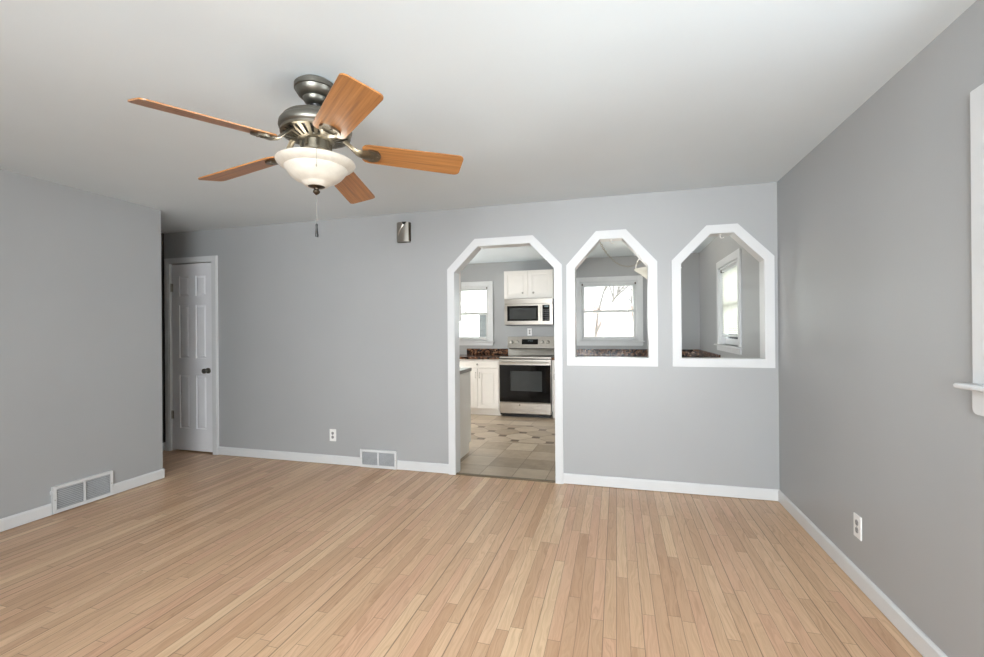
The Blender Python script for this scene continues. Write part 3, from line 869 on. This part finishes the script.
def worktop(label, parts, splash):
    t = thing('worktop', label, 'worktop', ((parts[0][0] + parts[0][1]) / 2, KB - 0.3, 0.869))
    m = MB()
    for p in parts: m.box(*p, 0.869, 0.905, 0.004)
    m.build('slab', M['granite'], t)
    m = MB()
    for p in splash: m.box(*p, 0.9055, 1.006, 0.003)
    m.build('backsplash', M['granite'], t)
worktop('brown granite worktop and backsplash left of the stove', [(-4.59, -2.920, KB - 0.64, KB - 0.002)], [(-3.640, -2.921, KB - 0.022, KB - 0.002)])
worktop('brown granite corner worktop and backsplash right of the stove', [(-2.119, -0.002, KB - 0.64, KB - 0.002), (-0.66, -0.002, 1.98, KB - 0.641)], [(-2.118, -0.002, KB - 0.022, KB - 0.002), (-0.022, -0.002, 1.98, KB - 0.0225)])

# stove
SX0, SX1 = -2.912, -2.130
SF = 2.715
st = thing('stove', 'stainless steel electric range with black oven door glass', 'stove', ((SX0 + SX1) / 2, 3.0, 0))
sb = MB().box(SX0, SX1, SF + 0.045, KB - 0.02, 0.03, 0.885, 0.003).box(SX0 + 0.02, SX1 - 0.02, SF + 0.08, KB - 0.04, 0.0, 0.03)
sb.build('body', M['black'], st)
ck = MB().box(SX0 - 0.002, SX1 + 0.002, SF + 0.012, KB - 0.09, 0.886, 0.912, 0.005).build('cooktop', M['steel'], st)
MB().box(SX0 + 0.02, SX1 - 0.02, SF + 0.05, KB - 0.13, 0.9125, 0.916, 0.001).build('glass_top', M['black_glass'], ck)
# backguard: sloped steel foot, black seam, control panel leaning back
bgd = MB()
bgd.prism([(KB - 0.17, 0.9165), (KB - 0.115, 1.012), (KB - 0.02, 1.012), (KB - 0.02, 0.9165)], [], lambda u, v, d: (d, u, v), SX0 + 0.03, SX1 - 0.004)
bgd.prism([(KB - 0.135, 1.022), (KB - 0.095, 1.205), (KB - 0.02, 1.205), (KB - 0.02, 1.022)], [], lambda u, v, d: (d, u, v), SX0 + 0.008, SX1 - 0.0)
bgo = bgd.build('backguard', M['steel'], st)
MB().box(SX0 + 0.03, SX1 - 0.006, KB - 0.112, KB - 0.022, 1.012, 1.022).build('seam', M['black'], bgo)
yg = lambda z: KB - 0.135 + (z - 1.022) * 0.040 / 0.183
dp = MB(); a, b2, z0, z1 = -2.668, -2.405, 1.082, 1.166
dp.add([(x, yg(z) - o_, z) for o_ in (0.004, -0.01) for x, z in ((a, z0), (b2, z0), (b2, z1), (a, z1))], [(0, 1, 2, 3), (7, 6, 5, 4), (0, 4, 5, 1), (1, 5, 6, 2), (2, 6, 7, 3), (3, 7, 4, 0)])
dpo = dp.build('display', M['black_glass'], bgo)
dg = MB()
def seg_digit(m, n, x, z, w, h, y):
    segs = {0: 'abcdef', 1: 'bc', 2: 'abged', 3: 'abgcd', 8: 'abcdefg'}[n]; t = 0.003
    B = {'a': (0, w, h - t, h), 'd': (0, w, 0, t), 'g': (0, w, h / 2 - t / 2, h / 2 + t / 2), 'f': (0, t, h / 2, h), 'b': (w - t, w, h / 2, h), 'e': (0, t, 0, h / 2), 'c': (w - t, w, 0, h / 2)}
    for s in segs:
        q = B[s]; m.box(x + q[0], x + q[1], y - 0.001, y, z + q[2], z + q[3])
for i, n in enumerate((1, 2, 0, 3)): seg_digit(dg, n, -2.575 + i * 0.021 + (0.006 if i > 1 else 0), 1.130, 0.013, 0.022, yg(1.13) - 0.006)
dg.build('clock_digits', M['digit'], dpo)
for x in (-2.834, -2.742, -2.336, -2.244):
    MB().lathe((x, yg(1.115), 1.118), [(0.030, 0.002), (0.030, -0.004), (0.024, -0.008), (0.021, -0.028), (0.017, -0.031)], 20, 'Y').box(x - 0.004, x + 0.004, yg(1.115) - 0.034, yg(1.115) - 0.028, 1.098, 1.138, 0.001).build('control_knob', M['nickel'], bgo, True)
od = MB().prism(rect(SX0, SX1, 0.232, 0.872), [rect(SX0 + 0.012, SX1 - 0.012, 0.240, 0.788)], XZ, SF, SF + 0.04).build('oven_door', M['steel'], st)
gl = MB().prism(rect(SX0 + 0.003, SX1 - 0.003, 0.235, 0.790), [rect(SX0 + 0.17, SX1 - 0.13, 0.40, 0.70)], XZ, SF - 0.003, SF + 0.03)
gl.build('door_glass', M['black_glass'], od)
MB().box(SX0 + 0.165, SX1 - 0.125, SF + 0.002, SF + 0.025, 0.395, 0.705).build('oven_window', M['oven_window'], od)
hd_ = MB().tube([(SX0 + 0.03, SF - 0.045, 0.832), (SX1 - 0.03, SF - 0.045, 0.832)], 0.0125, 12)
for x in (SX0 + 0.06, SX1 - 0.06): hd_.box(x - 0.012, x + 0.012, SF - 0.045, SF + 0.002, 0.822, 0.842, 0.002)
hd_.build('oven_handle', M['steel'], od, True)
dr = MB().box(SX0, SX1, SF + 0.002, SF + 0.044, 0.058, 0.224, 0.006)
dro = dr.build('storage_drawer', M['steel'], st)
MB().lathe(((SX0 + SX1) / 2 - 0.08, SF + 0.002, 0.19), [(0.011, 0.001), (0.011, -0.0012), (0.009, -0.002)], 20, 'Y').build('badge', M['bronze'], dro, True)

# microwave
MX0, MX1, MF = -2.884, -2.128, 2.95
mw = thing('microwave', 'stainless steel over-the-range microwave with black door window', 'microwave', ((MX0 + MX1) / 2, 3.15, 1.386))
MB().box(MX0, MX1, MF + 0.03, KB - 0.003, 1.392, 1.800, 0.004).box(MX0 + 0.02, MX1 - 0.02, MF + 0.05, KB - 0.05, 1.386, 1.394).build('body', M['black'], mw)
vg = MB().box(MX0, MX1, MF + 0.002, MF + 0.03, 1.722, 1.800, 0.003)
for i in range(3): vg.box(MX0 + 0.03, MX1 - 0.03, MF - 0.0005, MF + 0.004, 1.740 + i * 0.017, 1.745 + i * 0.017)
vg.build('vent_grille', M['steel'], mw)
xd = -2.305
mdr = MB().prism(rect(MX0, xd, 1.398, 1.718), [rect(MX0 + 0.045, xd - 0.045, 1.455, 1.690)], XZ, MF, MF + 0.028).build('door', M['steel'], mw)
MB().prism(rect(MX0 + 0.040, xd - 0.040, 1.450, 1.695), [rect(MX0 + 0.085, xd - 0.075, 1.485, 1.655)], XZ, MF + 0.001, MF + 0.02).build('window_frame', M['black_glass'], mdr)
MB().box(MX0 + 0.08, xd - 0.07, MF + 0.004, MF + 0.018, 1.480, 1.660).build('door_window', M['oven_window'], mdr)
mh = MB().tube([(xd - 0.018, MF - 0.032, 1.43), (xd - 0.018, MF - 0.032, 1.70)], 0.010, 10)
for z in (1.445, 1.685): mh.box(xd - 0.026, xd - 0.010, MF - 0.03, MF + 0.001, z - 0.008, z + 0.008)
mh.build('door_handle', M['steel'], mdr, True)
cpn = MB().prism(rect(xd + 0.003, MX1, 1.398, 1.718), [rect(xd + 0.020, MX1 - 0.045, 1.450, 1.697)], XZ, MF, MF + 0.028).build('control_frame', M['steel'], mw)
cp = MB().box(xd + 0.018, MX1 - 0.043, MF + 0.002, MF + 0.02, 1.448, 1.699).build('control_panel', M['black_glass'], mw)
bt = MB()
for r in range(6):
    for q in range(3):
        bx = xd + 0.032 + q * 0.032; bz = 1.468 + r * 0.029
        bt.box(bx, bx + 0.020, MF + 0.0008, MF + 0.0022, bz, bz + 0.014)
bt.build('buttons', M['button'], cp)
MB().box(xd + 0.05, MX1 - 0.065, MF + 0.0008, MF + 0.0022, 1.664, 1.684).build('clock_display', M['digit'], cp)

# wall cabinet over the microwave
wc = thing('wall_cabinet', 'white two-door wall cabinet mounted above the microwave', 'cabinet', (-2.52, 3.2, 1.803))
UX0, UX1, UF = -2.908, -2.128, 3.02
MB().box(UX0, UX1, UF + 0.020, KB - 0.002, 1.803, 2.248).build('body', M['cabinet'], wc)
xm = (UX0 + UX1) / 2
for a, b2, kx in ((UX0 + 0.006, xm - 0.004, xm - 0.085), (xm + 0.006, UX1 - 0.012, xm + 0.085)):
    d = MB(); panel_door(d, a, b2, 1.811, 2.240, UF)
    do = d.build('door', M['cabinet'], wc); knob(do, kx, UF, 1.893)
# wall cabinet on the kitchen side of the doorway wall
wl = thing('wall_cabinet', 'white wall cabinet just inside the kitchen on the left of the doorway', 'cabinet', (-3.05, 0.26, 1.415))
MB().box(-3.40, -2.704, 0.102, 0.40, 1.415, 2.20).build('body', M['cabinet'], wl)
for a, b2 in ((-3.395, -3.056), (-3.050, -2.708)):
    d = MB(); d.box(a, b2, 0.401, 0.42, 1.42, 2.195, 0.003); d.build('door', M['cabinet'], wl)
# counter unit left of the doorway
pn = thing('base_cabinet', 'white end cabinet just inside the doorway under a grey laminate top', 'cabinet', (-3.2, 0.47, 0))
MB().box(-3.65, -2.754, 0.118, 0.81, 0.10, 0.868).prism(rect(0.118, 0.81, 0.0, 0.1), [], YZ, -3.65, -2.80).build('body', M['cabinet'], pn)
MB().prism([(0.118, 0.0), (0.745, 0.0), (0.745, 0.10), (0.82, 0.10), (0.82, 0.869), (0.118, 0.869)], [], YZ, -2.754, -2.748).build('end_panel', M['cabinet'], pn)
for a, b2 in ((-3.64, -3.21), (-3.20, -2.765)):
    MB().box(a, b2, 0.811, 0.83, 0.12, 0.855, 0.003).build('door', M['cabinet'], pn)
lt = MB().box(-3.66, -2.742, 0.118, 0.850, 0.871, 0.908, 0.003).build('worktop', M['laminate'])
tag(lt, 'grey laminate worktop on the end cabinet just inside the doorway', 'worktop')

# pendant bowl lamp with a swagged chain
LX, LY = -0.700, 2.0
pl = thing('pendant_lamp', 'white glass bowl pendant hanging from a swagged chain in the kitchen', 'pendant lamp', (LX, LY, H))
outer = [(0.270, 2.060), (0.276, 2.062), (0.272, 2.052), (0.240, 2.030), (0.195, 2.000), (0.150, 1.962), (0.118, 1.930), (0.085, 1.905), (0.045, 1.888), (0.012, 1.882)]
inner = [(max(0.008, r - 0.006), z + 0.006) for r, z in reversed(outer[2:])]
MB().lathe((LX, LY, 0), outer + inner + [outer[0]], 48, closed_ends=False).build('glass_bowl', M['shade'], pl, True)
MB().lathe((LX, LY, 0), [(0.008, 1.900), (0.022, 1.884), (0.020, 1.876), (0.010, 1.868), (0.004, 1.860)], 18).build('finial', M['nickel'], pl, True)
MB().lathe((LX, LY, 0), [(0.012, 2.30), (0.030, 2.285), (0.034, 2.25), (0.024, 2.22), (0.012, 2.21)], 20).build('hub', M['plate'], pl, True)
for i in range(3):
    a = PI + 0.25 + i * 2 * PI / 3
    pts = []
    for j in range(9):
        t = j / 8
        r = 0.02 + 0.246 * math.sin(t * PI / 2); z = 2.058 + 0.20 * math.cos(t * PI / 2) ** 0.8
        pts.append((LX + r * math.cos(a), LY + r * math.sin(a), z))
    MB().tube(pts, 0.006, 8).build('arm', M['plate'], pl, True)
def chain(pts, link, thick):
    m = MB(); acc = []
    P = [Vector(p) for p in pts]
    # resample evenly
    seg = [(P[i + 1] - P[i]).length for i in range(len(P) - 1)]; total = sum(seg); n = int(total / (link * 0.72))
    k = 0; s0 = 0.0
    for i in range(n):
        s = (i + 0.5) * total / n
        while s0 + seg[k] < s and k < len(seg) - 1: s0 += seg[k]; k += 1
        c = P[k].lerp(P[k + 1], (s - s0) / seg[k]); t = (P[k + 1] - P[k]).normalized()
        side = t.cross(Vector((0, 0, 1)) if abs(t.z) < 0.95 else Vector((1, 0, 0))).normalized()
        w = side if i % 2 else t.cross(side).normalized()
        ringp = []
        for j in range(10):
            a = 2 * PI * j / 10
            ringp.append(c + t * math.cos(a) * link / 2 + w * math.sin(a) * link * 0.27)
        m.tube(ringp, thick, 5, closed=True)
    return m
A, B = Vector((-1.39, 1.93, 2.432)), Vector((LX, LY, 2.425))
pts = []
for i in range(25):
    t = i / 24
    p = A.lerp(B, t); sag = 0.33 * (1 - (2 * t - 1) ** 2) ** 0.9
    pts.append((p.x, p.y, p.z - sag))
chain(pts, 0.034, 0.0028).build('swag_chain', M['chain'], pl)
chain([(LX, LY, 2.43), (LX, LY, 2.30)], 0.034, 0.0028).build('drop_chain', M['chain'], pl)
pb = bpy.data.lights.new('pendant_bulb', 'POINT'); pb.energy = 8; pb.color = (1.0, 0.90, 0.78); pb.shadow_soft_size = 0.05
pbo = bpy.data.objects.new('pendant_bulb', pb); COL.objects.link(pbo); pbo.location = (LX, LY, 2.06)
for q in (A, B):
    MB().lathe((q.x, q.y, 0), [(0.013, 2.4398), (0.013, 2.434), (0.004, 2.430), (0.004, 2.422)], 12).build('ceiling_hook', M['plate'], pl, True)

# ------------------------------------------------------------------ outside the kitchen windows
struct(MB().box(-40, 40, KB + 0.2, 60, -0.75, -0.6).build('ground', M['ground']))
def house(label, x0, x1, y0, y1, zt, ridge, wallmat):
    t = thing('neighbour_house', label, 'house', ((x0 + x1) / 2, (y0 + y1) / 2, -0.6))
    MB().box(x0, x1, y0, y1, -0.6, zt).build('walls', M[wallmat], t)
    ym = (y0 + y1) / 2
    MB().prism([(y0 - 0.3, zt), (y1 + 0.3, zt), (ym, ridge)], [], YZ, x0 - 0.3, x1 + 0.3).build('roof', M['roof'], t)
    n = max(2, int((x1 - x0) / 3))
    for i in range(n):
        xc = x0 + (x1 - x0) * (i + 0.5) / n
        w = MB().prism(rect(xc - 0.5, xc + 0.5, 0.6, 2.0), [rect(xc - 0.42, xc + 0.42, 0.68, 1.92)], XZ, y0 - 0.05, y0).build('window', M['trim'], t)
        MB().box(xc - 0.42, xc + 0.42, y0 - 0.02, y0 - 0.01, 0.68, 1.92).build('pane', M['oven_window'], w)
house('pale red brick house washed out beyond the middle kitchen window', -3.5, 4.5, 24, 31, 2.6, 4.6, 'brick')
house('white sided house beyond the kitchen window in the doorway', -9.4, -4.4, 12, 18, 4.2, 6.4, 'siding')

def bare_tree(label, x, y, h, seed):
    rng = random.Random(seed); m = MB()
    def grow(p, d, l, r, depth):
        q = p + d * l
        m.tube([p, p.lerp(q, 0.5) + Vector((rng.uniform(-1, 1), rng.uniform(-1, 1), 0)) * l * 0.04, q], [r, r * 0.85, r * 0.7], 6)
        if depth == 0: return
        for _ in range(3 if depth > 2 else 2):
            nd = (d + Vector((rng.uniform(-1, 1), rng.uniform(-1, 1), rng.uniform(-0.2, 0.6))) * 0.75).normalized()
            grow(q, nd, l * rng.uniform(0.62, 0.82), r * 0.66, depth - 1)
    grow(Vector((x, y, -0.62)), Vector((0, 0, 1)), h * 0.3, h * 0.010, 6)
    tag(m.build('bare_tree', M['bark'], None, False, (x, y, -0.62)), label, 'tree')
for i, (x, y, h) in enumerate(((-1.80, 10.0, 6.0), (-0.3, 19.8, 6.5))):
    bare_tree(['bare winter tree whose trunk stands left of centre in the middle kitchen window', 'farther faint bare tree at the right side of the middle kitchen window'][i], x, y, h, 11 + i)

bpy.context.view_layer.update()
